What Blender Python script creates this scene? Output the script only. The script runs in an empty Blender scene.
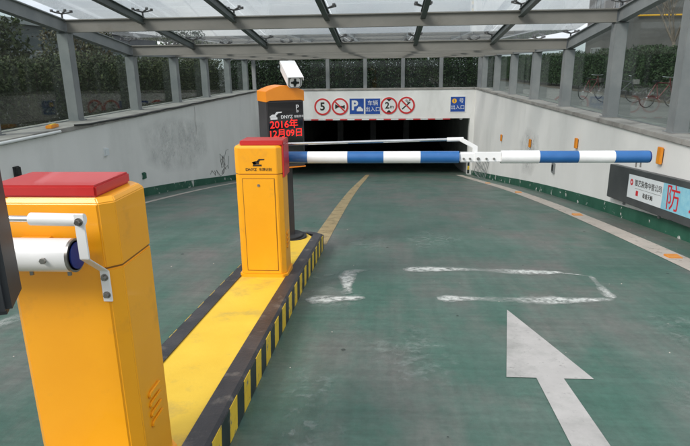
import bpy, bmesh, math, random
from mathutils import Vector, Matrix, Euler
rnd = random.Random(7)
scene = bpy.context.scene
col = scene.collection
R = math.radians
EYE = 1.5                                   # camera height above the ramp head

# ------------------------------------------------------------------ camera
cam_d = bpy.data.cameras.new("camera"); cam = bpy.data.objects.new("camera", cam_d); col.objects.link(cam)
cam_d.sensor_fit = 'HORIZONTAL'; cam_d.sensor_width = 36.0
cam_d.lens = 36.0 * 558.8 / 690.0
cam_d.clip_start = 0.05; cam_d.clip_end = 2000.0
def aim(pitch, yaw, roll):
    f = Vector((-math.sin(yaw)*math.cos(pitch), math.cos(yaw)*math.cos(pitch), -math.sin(pitch)))
    r0 = Vector((math.cos(yaw), math.sin(yaw), 0)); u0 = r0.cross(f)
    c, s = math.cos(roll), math.sin(roll)
    r = r0*c - u0*s; u = r0*s + u0*c
    return Matrix(((r.x, u.x, -f.x), (r.y, u.y, -f.y), (r.z, u.z, -f.z)))
cam.matrix_world = Matrix.Translation((0, 0, EYE)) @ aim(0.274317, 0.075116, 0.013808).to_4x4()
scene.camera = cam

# ------------------------------------------------------------------ sky, sun, exposure
SUN_EL, SUN_AZ = R(42), R(226)              # azimuth clockwise from +Y: behind the camera, to the left
world = bpy.data.worlds.new("World"); scene.world = world; world.use_nodes = True
wn, wl = world.node_tree.nodes, world.node_tree.links
wn.clear()
wo = wn.new('ShaderNodeOutputWorld'); bg = wn.new('ShaderNodeBackground'); sky = wn.new('ShaderNodeTexSky')
sky.sky_type = 'NISHITA'; sky.sun_disc = False; sky.sun_elevation = SUN_EL; sky.sun_rotation = SUN_AZ
sky.air_density = 1.0; sky.dust_density = 3.0; sky.ozone_density = 1.0
tc = wn.new('ShaderNodeTexCoord'); mp = wn.new('ShaderNodeMapping'); mp.inputs['Scale'].default_value = (1, 1, 4.5)
nz = wn.new('ShaderNodeTexNoise'); nz.inputs['Scale'].default_value = 2.6; nz.inputs['Detail'].default_value = 7; nz.inputs['Roughness'].default_value = .58
cr = wn.new('ShaderNodeValToRGB')
cr.color_ramp.elements[0].position = .33; cr.color_ramp.elements[0].color = (5.6, 6.2, 7.0, 1)
cr.color_ramp.elements[1].position = .68; cr.color_ramp.elements[1].color = (10.0, 10.2, 10.4, 1)
mx = wn.new('ShaderNodeMix'); mx.data_type = 'RGBA'; mx.inputs[0].default_value = .82
wl.new(tc.outputs['Generated'], mp.inputs[0]); wl.new(mp.outputs[0], nz.inputs['Vector']); wl.new(nz.outputs[0], cr.inputs[0])
wl.new(sky.outputs[0], mx.inputs[6]); wl.new(cr.outputs[0], mx.inputs[7]); wl.new(mx.outputs[2], bg.inputs[0]); wl.new(bg.outputs[0], wo.inputs[0])
bg.inputs[1].default_value = 0.08
sd = bpy.data.lights.new("sun", 'SUN'); sun = bpy.data.objects.new("sun", sd); col.objects.link(sun)
sd.energy = 1.5; sd.angle = R(22); sd.color = (1.0, .965, .92)
sun.rotation_euler = Vector((-math.sin(SUN_AZ)*math.cos(SUN_EL), -math.cos(SUN_AZ)*math.cos(SUN_EL), -math.sin(SUN_EL))).to_track_quat('-Z', 'Y').to_euler()
vs = scene.view_settings; vs.view_transform = 'Standard'; vs.look = 'None'; vs.exposure = 0.82; vs.gamma = 1.0; vs.use_curve_mapping = False
scene.cycles.max_bounces = 12; scene.cycles.transparent_max_bounces = 40; scene.cycles.use_denoising = True

# ------------------------------------------------------------------ materials
MATS = {}
def mat(name, c1, c2=None, rough=.6, scale=6., metal=0., spec=.5, detail=5., lo=.35, hi=.65, bump=0., bscale=60., coat=0.,
        stretch=(1, 1, 1), third=None, tscale=2., tlo=.5, thi=.62, emit=None, island=0., alpha=None, rvar=0., fade=False, coord='Object'):
    """Principled material: noise between c1 and c2, optional third colour in patches, optional worn-away alpha."""
    m = bpy.data.materials.new(name); m.use_nodes = True; MATS[name] = m
    n, l = m.node_tree.nodes, m.node_tree.links
    b = n['Principled BSDF']; out = n['Material Output']
    b.inputs['Roughness'].default_value = rough; b.inputs['Metallic'].default_value = metal
    b.inputs['Specular IOR Level'].default_value = spec; b.inputs['Coat Weight'].default_value = coat
    t = n.new('ShaderNodeTexCoord'); g = n.new('ShaderNodeMapping'); g.inputs['Scale'].default_value = stretch
    if coord == 'World':
        geo = n.new('ShaderNodeNewGeometry'); l.new(geo.outputs['Position'], g.inputs[0])
    else:
        l.new(t.outputs['Object'], g.inputs[0])
    def noise(s, d=detail, r=.6):
        q = n.new('ShaderNodeTexNoise'); q.inputs['Scale'].default_value = s; q.inputs['Detail'].default_value = d; q.inputs['Roughness'].default_value = r
        l.new(g.outputs[0], q.inputs['Vector']); return q.outputs[0]
    def ramp(src, a, bb):
        q = n.new('ShaderNodeMapRange'); q.inputs[1].default_value = a; q.inputs[2].default_value = bb; l.new(src, q.inputs[0]); return q.outputs[0]
    def mixc(f, a, bb):
        q = n.new('ShaderNodeMix'); q.data_type = 'RGBA'; l.new(f, q.inputs[0])
        for i, v in ((6, a), (7, bb)):
            if isinstance(v, tuple): q.inputs[i].default_value = (*v, 1)
            else: l.new(v, q.inputs[i])
        return q.outputs[2]
    if c2 is None: b.inputs['Base Color'].default_value = (*c1, 1)
    else:
        c = mixc(ramp(noise(scale), lo, hi), c1, c2)
        if third: c = mixc(ramp(noise(tscale, 8, .65), tlo, thi), c, third)
        if island:
            geo2 = n.new('ShaderNodeNewGeometry'); hs = n.new('ShaderNodeHueSaturation')
            l.new(ramp(geo2.outputs['Random Per Island'], -.0, 1.), hs.inputs['Value'])
            mr = hs.inputs['Value'].links[0].from_node; mr.inputs[3].default_value = 1-island; mr.inputs[4].default_value = 1+island
            l.new(c, hs.inputs['Color']); c = hs.outputs[0]
        l.new(c, b.inputs['Base Color'])
    if rvar:
        mr = ramp(noise(scale*.7), .3, .7); mr.node.inputs[3].default_value = rough-rvar; mr.node.inputs[4].default_value = rough+rvar
        l.new(mr, b.inputs['Roughness'])
    if bump:
        bp = n.new('ShaderNodeBump'); bp.inputs['Strength'].default_value = bump; bp.inputs['Distance'].default_value = .01
        l.new(noise(bscale, 6), bp.inputs['Height']); l.new(bp.outputs[0], b.inputs['Normal'])
    if emit: b.inputs['Emission Color'].default_value = (*emit[0], 1); b.inputs['Emission Strength'].default_value = emit[1]
    if alpha:
        s, a0, a1, mn, mxx = alpha
        q = ramp(noise(s, 10, .7), a0, a1); q.node.inputs[3].default_value = mn; q.node.inputs[4].default_value = mxx
        if fade:
            at = n.new('ShaderNodeAttribute'); at.attribute_name = 'fade'; ml = n.new('ShaderNodeMath'); ml.operation = 'MULTIPLY'
            l.new(q, ml.inputs[0]); l.new(at.outputs['Fac'], ml.inputs[1]); q = ml.outputs[0]
        l.new(q, b.inputs['Alpha'])
    return m

def glass(name, tint, dirt, dcol, scale=3., f=1.0):
    m = bpy.data.materials.new(name); m.use_nodes = True; MATS[name] = m
    n, l = m.node_tree.nodes, m.node_tree.links; n.clear()
    o = n.new('ShaderNodeOutputMaterial'); tr = n.new('ShaderNodeBsdfTransparent'); tr.inputs[0].default_value = (*tint, 1)
    gl = n.new('ShaderNodeBsdfGlossy'); gl.inputs['Roughness'].default_value = .03
    fr = n.new('ShaderNodeFresnel'); gb = n.new('ShaderNodeNewGeometry'); ri = n.new('ShaderNodeMapRange')
    ri.inputs[3].default_value = 1.45; ri.inputs[4].default_value = 1/1.45; l.new(gb.outputs['Backfacing'], ri.inputs[0]); l.new(ri.outputs[0], fr.inputs[0])   # a ray leaving the pane meets air outside it, as it did on entering
    mu = n.new('ShaderNodeMath'); mu.operation = 'MULTIPLY'; mu.inputs[1].default_value = f
    m1 = n.new('ShaderNodeMixShader'); l.new(fr.outputs[0], mu.inputs[0]); l.new(mu.outputs[0], m1.inputs[0]); l.new(tr.outputs[0], m1.inputs[1]); l.new(gl.outputs[0], m1.inputs[2])
    tl = n.new('ShaderNodeBsdfTranslucent'); tl.inputs[0].default_value = (*dcol, 1)
    df = n.new('ShaderNodeBsdfDiffuse'); df.inputs[0].default_value = (*dcol, 1)
    md = n.new('ShaderNodeMixShader'); md.inputs[0].default_value = .5; l.new(tl.outputs[0], md.inputs[1]); l.new(df.outputs[0], md.inputs[2])
    geo = n.new('ShaderNodeNewGeometry'); q = n.new('ShaderNodeTexNoise'); q.inputs['Scale'].default_value = scale; q.inputs['Detail'].default_value = 8; q.inputs['Roughness'].default_value = .65
    l.new(geo.outputs['Position'], q.inputs['Vector'])
    r = n.new('ShaderNodeMapRange'); r.inputs[1].default_value = .3; r.inputs[2].default_value = .75; r.inputs[3].default_value = dirt*.4; r.inputs[4].default_value = dirt*1.6
    l.new(q.outputs[0], r.inputs[0])
    m2 = n.new('ShaderNodeMixShader'); l.new(r.outputs[0], m2.inputs[0]); l.new(m1.outputs[0], m2.inputs[1]); l.new(md.outputs[0], m2.inputs[2]); l.new(m2.outputs[0], o.inputs[0])
    return m

fm_ = mat('floor', (.043, .108, .08), (.082, .126, .104), rough=.5, scale=1.6, detail=10, bump=.15, bscale=70, third=(.13, .124, .113), tscale=.75, tlo=.46, thi=.67, stretch=(1.3, .8, 1), rvar=.12, lo=.34, hi=.64)
def wear(m, layers):
    """multiply fine, stretched wear noise onto a material's colour"""
    n, l = m.node_tree.nodes, m.node_tree.links; b = n['Principled BSDF']; src = b.inputs['Base Color'].links[0].from_socket
    geo = n.new('ShaderNodeNewGeometry')
    for sc, st, lo, hi in layers:
        mp_ = n.new('ShaderNodeMapping'); mp_.inputs['Scale'].default_value = st; l.new(geo.outputs['Position'], mp_.inputs[0])
        q = n.new('ShaderNodeTexNoise'); q.inputs['Scale'].default_value = sc; q.inputs['Detail'].default_value = 9; q.inputs['Roughness'].default_value = .68; l.new(mp_.outputs[0], q.inputs['Vector'])
        r = n.new('ShaderNodeMapRange'); r.inputs[1].default_value = .3; r.inputs[2].default_value = .7; r.inputs[3].default_value = lo; r.inputs[4].default_value = hi; l.new(q.outputs[0], r.inputs[0])
        x = n.new('ShaderNodeVectorMath'); x.operation = 'SCALE'; l.new(src, x.inputs[0]); l.new(r.outputs[0], x.inputs['Scale']); src = x.outputs[0]
    l.new(src, b.inputs['Base Color'])
wear(fm_, [(24, (1, 1, 1), .86, 1.16), (3.0, (.5, 5, 1), .84, 1.18), (2.2, (5, .25, 1), .88, 1.12)])
mat('ground', (.10, .10, .095), (.15, .148, .14), rough=.9, scale=.6, bump=.3, bscale=25)
mat('earth', (.06, .045, .03), (.1, .08, .055), rough=1, scale=6, bump=.5, bscale=30)
mat('wall', (.78, .765, .74), (.83, .815, .79), rough=.85, scale=1.2, detail=8, stretch=(1, 1, .5), third=(.67, .66, .635), tscale=.8, tlo=.52, thi=.8, bump=.12, bscale=40)
mat('patch', (.6, .6, .595), (.66, .66, .65), rough=.9, scale=2.5, alpha=(2.2, .3, .62, .0, .5), fade=True)
mat('coping', (.27, .255, .235), (.38, .36, .335), rough=.9, scale=3, detail=9, bump=.3, bscale=50, third=(.17, .16, .145), tscale=2.4, tlo=.52, thi=.7)
mat('skirt', (.012, .085, .05), (.03, .125, .08), rough=.55, scale=3, detail=8, third=(.6, .6, .57), tscale=4.2, tlo=.61, thi=.625)
mat('fascia', (.74, .735, .715), (.8, .795, .775), rough=.7, scale=1.5, stretch=(1, 1, .4), third=(.6, .59, .56), tscale=.8, tlo=.55, thi=.8)
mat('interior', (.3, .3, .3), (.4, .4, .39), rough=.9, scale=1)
mat('steel', (.20, .215, .22), (.26, .27, .27), rough=.5, scale=2.5, detail=8, third=(.2, .17, .13), tscale=5, tlo=.66, thi=.8, coord='World')
mat('steel_dark', (.07, .085, .082), (.1, .115, .11), rough=.5, scale=3, coord='World')
mat('steel_beam', (.20, .195, .175), (.26, .25, .225), rough=.55, scale=2, detail=8, third=(.17, .155, .13), tscale=3, tlo=.6, thi=.8, stretch=(.5, 1, 1), coord='World')
mat('spider', (.07, .07, .07), (.12, .12, .12), rough=.45, metal=.3)
glass('roof_glass', (.97, .98, .975), .045, (.75, .78, .78), 1.3)
glass('side_glass', (.80, .85, .83), .014, (.5, .52, .5), 1.2, .6)
mat('orange', (.86, .36, .006), (.9, .39, .008), rough=.38, scale=3, coat=.2, third=(.6, .27, .03), tscale=5, tlo=.58, thi=.85, detail=9, rvar=.1, bump=.03, bscale=25)
mat('cap_orange', (.8, .25, .008), (.86, .28, .01), rough=.4, scale=4, coat=.2)
mat('groove', (.22, .09, .004), rough=.6)
mat('red', (.47, .018, .018), (.53, .025, .023), rough=.38, scale=4, coat=.2, third=(.6, .12, .1), tscale=4, tlo=.62, thi=.9)
mat('white', (.78, .78, .77), (.83, .83, .82), rough=.35, scale=5, coat=.2)
mat('white_tube', (.74, .74, .73), (.82, .82, .81), rough=.32, scale=6, coat=.3, third=(.6, .6, .58), tscale=9, tlo=.62, thi=.85)
mat('blue', (.012, .1, .3), (.02, .125, .35), rough=.36, scale=6, coat=.25, third=(.06, .15, .42), tscale=9, tlo=.62, thi=.85)
mat('blue_cap', (.008, .02, .16), (.012, .03, .2), rough=.4, scale=8)
mat('chrome', (.55, .55, .55), (.66, .66, .66), rough=.22, metal=1., scale=10)
mat('bolt', (.28, .27, .25), (.4, .38, .36), rough=.35, metal=.9, scale=20)
mat('black', (.012, .012, .013), (.022, .022, .023), rough=.45, scale=8)
mat('pylon', (.03, .027, .028), (.042, .038, .04), rough=.5, scale=6)
mat('screen', (.006, .006, .007), rough=.12, coat=.5)
mat('led', (.3, .0, .0), emit=((1, .02, .015), 1.1))
mat('mark_white', (.75, .75, .75), rough=.5)
mat('mark_black', (.02, .014, .01), rough=.5)
mat('mark_red', (.6, .02, .03), rough=.5)
mat('mark_yellow', (.85, .45, .02), rough=.5)
mat('sign_white', (.74, .75, .74), (.8, .8, .79), rough=.5, scale=8)
mat('sign_red', (.58, .025, .03), (.64, .04, .04), rough=.5, scale=8)
mat('sign_blue', (.01, .06, .30), (.016, .08, .36), rough=.5, scale=8)
mat('device', (.022, .024, .028), (.035, .037, .04), rough=.5, scale=5)
mat('panel', (.045, .05, .052), (.07, .075, .077), rough=.45, scale=3, third=(.1, .105, .105), tscale=4, tlo=.6, thi=.85)
mat('poster', (.7, .74, .76), (.76, .79, .8), rough=.45, scale=3)
mat('poster_blue', (.22, .52, .66), (.32, .62, .72), rough=.45, scale=14)
mat('isl_yellow', (.74, .46, .03), (.82, .55, .05), rough=.6, scale=1.8, detail=8, third=(.42, .3, .08), tscale=3.4, tlo=.54, thi=.78, bump=.12, bscale=60)
mat('isl_black', (.018, .018, .022), (.045, .042, .045), rough=.45, scale=4, detail=8, third=(.13, .115, .1), tscale=7, tlo=.56, thi=.68, bump=.25, bscale=60)
mat('stripe_yellow', (.7, .45, .02), (.8, .54, .04), rough=.55, scale=9, third=(.2, .18, .12), tscale=16, tlo=.57, thi=.66)
mat('stripe_black', (.014, .022, .02), (.03, .04, .036), rough=.5, scale=9, third=(.2, .19, .15), tscale=14, tlo=.6, thi=.7)
mat('paint_white', (.40, .385, .37), (.47, .455, .435), rough=.7, scale=5, detail=8, third=(.29, .29, .27), tscale=3.5, tlo=.46, thi=.72, alpha=(26, .3, .42, .62, .96))
mat('paint_pink', (.45, .395, .345), (.52, .465, .41), rough=.7, scale=4, detail=8, third=(.31, .29, .25), tscale=2, tlo=.5, thi=.75, alpha=(12, .3, .43, .3, .96))
mat('paint_yellow', (.36, .265, .13), (.42, .32, .17), rough=.7, scale=4, detail=8, alpha=(6, .32, .5, .4, .92))
mat('chalk', (.46, .49, .46), (.6, .61, .58), rough=.85, scale=8, detail=8, alpha=(17, .34, .58, .0, 1.35), fade=True)
mat('dust', (.42, .48, .45), (.5, .55, .52), rough=.9, scale=8, detail=8, alpha=(11, .5, .8, 0, .42), fade=True)
mat('oil', (.02, .03, .026), (.03, .04, .035), rough=.4, scale=9, alpha=(9, .3, .6, .3, .8), fade=True)
mat('stud', (.7, .28, .03), (.62, .22, .03), rough=.4, scale=20)
mat('leaf', (.034, .05, .018), (.062, .07, .028), rough=.7, spec=.25, scale=1.2, island=.55, coord='World')
mat('leaf_dark', (.02, .044, .016), (.038, .066, .024), rough=.7, spec=.25, scale=1.2, island=.5, coord='World')
mat('leaf_rust', (.09, .055, .02), (.05, .065, .02), rough=.5, scale=1.2, island=.5, coord='World')
mat('bark', (.05, .038, .028), (.085, .066, .05), rough=.95, scale=12, bump=.5, bscale=40)
mat('bark_pale', (.16, .125, .1), (.24, .195, .16), rough=.9, scale=8)
mat('bwall', (.1, .092, .09), (.13, .122, .116), rough=.85, scale=.6)
mat('bwall_dark', (.075, .082, .085), (.1, .108, .11), rough=.8, scale=.6)
mat('bframe', (.3, .3, .3), rough=.5)
mat('bglass', (.03, .04, .045), rough=.08, spec=.8)
mat('cable', (.012, .012, .012), rough=.5)
mat('reflector', (.78, .26, .015), (.85, .32, .02), rough=.35, scale=12)
mat('bike_red', (.1, .014, .014), (.14, .02, .02), rough=.5, scale=9)
mat('rubber', (.015, .015, .016), (.03, .03, .03), rough=.7, scale=10)

# ------------------------------------------------------------------ mesh helpers
class MB:
    def __init__(s): s.v = []; s.f = []
    def add(s, vs, fs):
        o = len(s.v); s.v += [tuple(p) for p in vs]; s.f += [tuple(i+o for i in q) for q in fs]; return s
    def box(s, x0, x1, y0, y1, z0, z1):
        return s.add([(x0,y0,z0),(x1,y0,z0),(x1,y1,z0),(x0,y1,z0),(x0,y0,z1),(x1,y0,z1),(x1,y1,z1),(x0,y1,z1)],
                     [(3,2,1,0),(4,5,6,7),(0,1,5,4),(1,2,6,5),(2,3,7,6),(3,0,4,7)])
    def prism(s, pts, z0, z1):
        """pts: CCW outline in xy"""
        n = len(pts)
        return s.add([(x,y,z0) for x,y in pts]+[(x,y,z1) for x,y in pts],
                     [tuple(range(n-1,-1,-1)), tuple(range(n,2*n))]+[(i,(i+1)%n,n+(i+1)%n,n+i) for i in range(n)])
    def slab(s, pts, d):
        """pts: planar 3-D outline, thickened along d (outline CCW seen from +d side is pts+d)"""
        n = len(pts); d = Vector(d); P = [Vector(p) for p in pts]
        return s.add([tuple(p) for p in P]+[tuple(p+d) for p in P],
                     [tuple(range(n-1,-1,-1)), tuple(range(n,2*n))]+[(i,(i+1)%n,n+(i+1)%n,n+i) for i in range(n)])
    def tube(s, path, r, n=10, caps=True):
        P = [Vector(p) for p in path]; rr = r if isinstance(r, (list, tuple)) else [r]*len(P); vs = []
        for i, p in enumerate(P):
            t = (P[min(i+1, len(P)-1)]-P[max(i-1, 0)]).normalized()
            a = Vector((0, 0, 1)) if abs(t.z) < .9 else Vector((1, 0, 0))
            u = t.cross(a).normalized(); w = u.cross(t).normalized()
            vs += [tuple(p+(u*math.cos(k*2*math.pi/n)+w*math.sin(k*2*math.pi/n))*rr[i]) for k in range(n)]
        fs = [(i*n+k, i*n+(k+1)%n, (i+1)*n+(k+1)%n, (i+1)*n+k) for i in range(len(P)-1) for k in range(n)]
        if caps: fs += [tuple(range(n-1,-1,-1)), tuple(range((len(P)-1)*n, len(P)*n))]
        return s.add(vs, fs)
    def ring(s, c, ax, r0, r1, d, n=28):
        """flat ring or disc (r0=0) with thickness d along ax"""
        ax = Vector(ax).normalized(); a = Vector((0,0,1)) if abs(ax.z) < .9 else Vector((1,0,0))
        u = ax.cross(a).normalized(); w = ax.cross(u); c = Vector(c); vs = []
        for q, r in ((0, r0), (0, r1), (d, r1), (d, r0)):
            vs += [tuple(c+ax*q+(u*math.cos(k*2*math.pi/n)+w*math.sin(k*2*math.pi/n))*r) for k in range(n)]
        fs = []
        for j in range(4):
            jj = (j+1) % 4
            if r0 == 0 and j == 3: continue
            fs += [(j*n+k, j*n+(k+1)%n, jj*n+(k+1)%n, jj*n+k) for k in range(n)]
        return s.add(vs, fs)
    def mesh(s, name, smooth=None, bevel=0., seg=2):
        m = bpy.data.meshes.new(name); m.from_pydata(s.v, [], s.f)
        bm = bmesh.new(); bm.from_mesh(m)
        bmesh.ops.recalc_face_normals(bm, faces=bm.faces)
        if bevel:
            es = [e for e in bm.edges if len(e.link_faces) == 2 and e.calc_face_angle(0) > .35]
            bmesh.ops.bevel(bm, geom=es, offset=bevel, segments=seg, affect='EDGES', clamp_overlap=True)
        if smooth:
            for f in bm.faces: f.smooth = True
            for e in bm.edges:
                if len(e.link_faces) == 2 and e.calc_face_angle(0) > smooth: e.smooth = False
        bm.to_mesh(m); bm.free(); return m
    def build(s, name, material, parent=None, smooth=None, bevel=0., seg=2):
        return link(name, s.mesh(name, smooth, bevel, seg), material, parent)
def fade(o, vals):
    a = o.data.attributes.new('fade', 'FLOAT', 'POINT'); a.data.foreach_set('value', vals); return o
def soft_patch(name, pts, m, parent):
    """fan of three rings, opaque in the middle and fading to nothing at the rim"""
    c = Vector((0,0,0))
    for p in pts: c += Vector(p)/len(pts)
    n = len(pts); V = [tuple(c)]; A_ = [1.]
    for k, a in ((.45, 1.), (.75, .7), (1., 0.)): V += [tuple(c.lerp(Vector(p), k)) for p in pts]; A_ += [a]*n
    F = [(0, 1+i, 1+(i+1) % n) for i in range(n)]+[(1+r*n+i, 1+r*n+n+i, 1+r*n+n+(i+1) % n, 1+r*n+(i+1) % n) for r in range(2) for i in range(n)]
    return fade(MB().add(V, F).build(name, m, parent), A_)
def link(name, mesh, material=None, parent=None, loc=None, rot=None):
    if material and not mesh.materials: mesh.materials.append(MATS[material])
    o = bpy.data.objects.new(name, mesh); col.objects.link(o)
    if parent: o.parent = parent
    if loc: o.location = loc
    if rot: o.rotation_euler = rot
    return o
def tag(o, label=None, cat=None, group=None, kind=None):
    if label: o['label'] = label
    if cat: o['category'] = cat
    if group: o['group'] = group
    if kind: o['kind'] = kind
    return o
def thing(name, label, cat, loc=(0,0,0), rz=0, group=None):
    o = bpy.data.objects.new(name, None); o.empty_display_size = .1; col.objects.link(o); o.location = loc; o.rotation_euler = (0, 0, rz)
    return tag(o, label, cat, group)
def copy_tree(o, parent=None):
    c = o.copy(); col.objects.link(c); c.parent = parent
    for ch in list(o.children): copy_tree(ch, c)
    return c
_txt = {}
def text_mesh(s, size, depth=.001, bold=0.):
    k = (s, size, bold)
    if k in _txt: return _txt[k].copy()
    cu = bpy.data.curves.new('t', 'FONT'); cu.body = s; cu.size = size; cu.extrude = depth; cu.offset = bold; cu.align_x = 'CENTER'; cu.align_y = 'CENTER'; cu.resolution_u = 3
    ob = bpy.data.objects.new('t', cu); col.objects.link(ob)
    dg = bpy.context.evaluated_depsgraph_get(); dg.update()
    m = bpy.data.meshes.new_from_object(ob.evaluated_get(dg)); m.materials.clear()
    bpy.data.objects.remove(ob); bpy.data.curves.remove(cu); _txt[k] = m
    return m.copy()
def text(name, s, size, material, parent, loc, rot=(math.pi/2, 0, 0), bold=0., sx=1.):
    o = link(name, text_mesh(s, size, .001, bold), material, parent, loc, rot); o.scale = (sx, 1, 1); return o

# ------------------------------------------------------------------ ramp profile
PR = [(-14,0),(-3,0),(0,-.03),(2,-.14),(4.2,-.318),(6.5,-.55),(8.5,-.78),(10,-.965),(12.3,-1.275),(14.6,-1.61),(17.3,-2.03),(20.5,-2.52),(23.5,-2.97),(26.5,-3.36),(29.5,-3.55),(34,-3.6),(60,-3.6)]
def g(y):
    if y <= PR[0][0]: return PR[0][1]
    for i in range(len(PR)-1):
        (a, za), (b, zb) = PR[i], PR[i+1]
        if a <= y <= b:
            sa = (zb-PR[i-1][1])/(b-PR[i-1][0]) if i else 0
            sb = (PR[i+2][1]-za)/(PR[i+2][0]-a) if i+2 < len(PR) else 0
            t = (y-a)/(b-a); h = b-a
            return (2*t**3-3*t*t+1)*za+(t**3-2*t*t+t)*h*sa+(-2*t**3+3*t*t)*zb+(t**3-t*t)*h*sb
    return PR[-1][1]
XL, XR, YF = -5.16, 3.57, 23.37
WT = .6                                       # top of the retaining walls

# ------------------------------------------------------------------ ramp floor and its markings
ys = [-14+.25*i for i in range(int((58+14)/.25)+1)]
f = MB(); f.add([(x, y, g(y)) for y in ys for x in (XL-.05, -2.9, -.98, 1.2, XR+.05)],
                [(j*5+i, j*5+i+1, (j+1)*5+i+1, (j+1)*5+i) for j in range(len(ys)-1) for i in range(4)])
floor = f.build('ramp_floor', 'floor', smooth=1.); tag(floor, 'worn green painted ramp sloping down into the underground garage', 'ramp', kind='structure')
def ribbon(name, pts, material, lift=.004, step=.2, label=None):
    """a painted outline (convex, xy) cut in steps along y so that it lies on the ramp"""
    m = MB(); y0 = min(p[1] for p in pts); y1 = max(p[1] for p in pts); n = max(1, int((y1-y0)/step))
    def span(y):
        xs = []
        for (a, b), (c, d) in zip(pts, pts[1:]+pts[:1]):
            if (b-y)*(d-y) <= 0 and abs(b-d) > 1e-6: xs.append(a+(c-a)*(y-b)/(d-b))
            elif abs(b-d) <= 1e-6 and abs(b-y) < 1e-6: xs += [a, c]
        return min(xs), max(xs)
    vs = []
    for i in range(n+1):
        y = y0+(y1-y0)*i/n; a, b = span(y); vs += [(a, y, g(y)+lift), (b, y, g(y)+lift)]
    m.add(vs, [(2*i, 2*i+1, 2*i+3, 2*i+2) for i in range(n)])
    o = m.build(name, material, floor)
    if label: o['label'] = label
    return o
def wavy(name, path, w, material, lift=.004, seed=0):
    """hand-made chalky stroke with ragged edges"""
    q = random.Random(seed); P = [Vector((x, y, 0)) for x, y in path]; pts = []
    for a, b in zip(P, P[1:]):
        k = max(2, int((b-a).length/.05)); pts += [a+(b-a)*i/k for i in range(k)]
    pts.append(P[-1]); vs = []; A_ = []
    for i, p in enumerate(pts):
        t = (pts[min(i+1, len(pts)-1)]-pts[max(i-1, 0)]).normalized(); nrm = Vector((-t.y, t.x, 0))
        ww = w*.85*(.8+.25*math.sin(i*.37+seed*2)+.2*q.random())*(.45 if i in (0, len(pts)-1) else 1); off = nrm*math.sin(i*.23+seed)*w*.12; ed = .62+.38*math.sin(i*.31+seed*1.7)
        for s_ in (-.8, -.3, .3, .8):
            v = p+off+nrm*ww*s_*(.85+.3*q.random()); vs.append((v.x, v.y, g(v.y)+lift)); A_.append((ed if abs(s_) < .5 else 0.)*(.3 if i in (0, len(pts)-1) else 1))
    return fade(MB().add(vs, [(4*i+k, 4*i+k+1, 4*i+5+k, 4*i+4+k) for i in range(len(pts)-1) for k in range(3)]).build(name, material, floor), A_)
ribbon('edge_line', [(2.87, -2), (3.13, -2), (3.13, 22.9), (2.87, 22.9)], 'paint_pink', label='faded pale edge line along the right wall')
ribbon('edge_line', [(-4.66, -2), (-4.54, -2), (-4.54, 22.9), (-4.66, 22.9)], 'paint_pink', label='thin pale edge line along the left wall')
ribbon('centre_line', [(-.89, 6.2), (-.69, 6.2), (-.68, 23), (-.84, 23)], 'paint_yellow', label='dull yellow centre line running down the ramp')
arrow = MB()
for pts in ([(.685, 2.85), (1.165, 2.85), (.922, 3.97)], [(.81, .9), (1.03, .9), (1.0, 2.85), (.85, 2.85)]):
    n = 8; y0, y1 = pts[0][1], pts[-1][1]; vs = []
    for i in range(n+1):
        t = i/n; y = y0+(y1-y0)*t
        if len(pts) == 3: a = pts[0][0]+(pts[2][0]-pts[0][0])*t; b = pts[1][0]+(pts[2][0]-pts[1][0])*t
        else: a = pts[0][0]+(pts[3][0]-pts[0][0])*t; b = pts[1][0]+(pts[2][0]-pts[1][0])*t
        vs += [(a, y, g(y)+.004), (b, y, g(y)+.004)]
    arrow.add(vs, [(2*i, 2*i+1, 2*i+3, 2*i+2) for i in range(n)])
arrow.build('lane_arrow', 'paint_white', floor)['label'] = 'large white arrow painted on the right lane'
for k, (p, w) in enumerate([([(.17, 5.1), (.9, 5.12), (1.66, 5.05)], .075), ([(.42, 4.2), (1.1, 4.22), (1.82, 4.25)], .075), ([(1.87, 4.95), (1.82, 4.27)], .035),
                            ([(-.17, 5.06), (-.33, 4.98), (-.32, 4.28)], .06), ([(-.64, 4.15), (-.16, 4.21)], .085), ([(1.62, 5.06), (1.86, 4.95)], .02),
                            ([(-2.66, 3.75), (-2.86, 3.3)], .07), ([(-2.9, 3.3), (-4.2, 3.25)], .07)]):
    wavy('loop_mark', p, w*1.85, 'chalk', seed=k)
for k, (x, y, r) in enumerate([(-.35, 2.05, .28), (-.5, 4.75, .2), (-1.55, 6.6, .5), (-.42, 2.6, .2), (-3.2, 2.4, .5), (.2, 3.1, .35), (1.7, 2.5, .3), (-.2, 6.3, .3), (-.3, 1.6, .25), (-.45, 4.2, .28), (-.38, 2.3, .12), (2.1, 3.6, .3), (.5, 6.5, .4)]):
    q = random.Random(50+k); n = 16
    ring = [(x+r*(.6+.6*q.random())*math.cos(i*2*math.pi/n), y+r*1.5*(.6+.6*q.random())*math.sin(i*2*math.pi/n)) for i in range(n)]
    o = soft_patch('dust_patch', [(a, b, 0) for a, b in ring], 'dust', floor)
    for v in o.data.vertices: v.co.z = g(v.co.y)+.006
q = random.Random(77)
for k in range(46):
    x, y, r = q.uniform(XL+.5, XR-.7), q.uniform(1.6, 13), q.choice((.008, .012, .016, .02))
    if -1.4 < x < -.6 and y < 6.4: continue
    o = soft_patch('oil_spot', [(x+r*q.uniform(.7,1.2)*math.cos(i*.785), y+r*q.uniform(.7,1.3)*math.sin(i*.785), 0) for i in range(8)], 'oil', floor)
    for v in o.data.vertices: v.co.z = g(v.co.y)+.0045
for y in (5.75, 8.7, 12.6, 16.4):
    MB().prism([(2.93, y-.07), (3.07, y-.07), (3.07, y+.07), (2.93, y+.07)], g(y)-.01, g(y)+.016).build('road_stud', 'stud', floor, bevel=.006)
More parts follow.
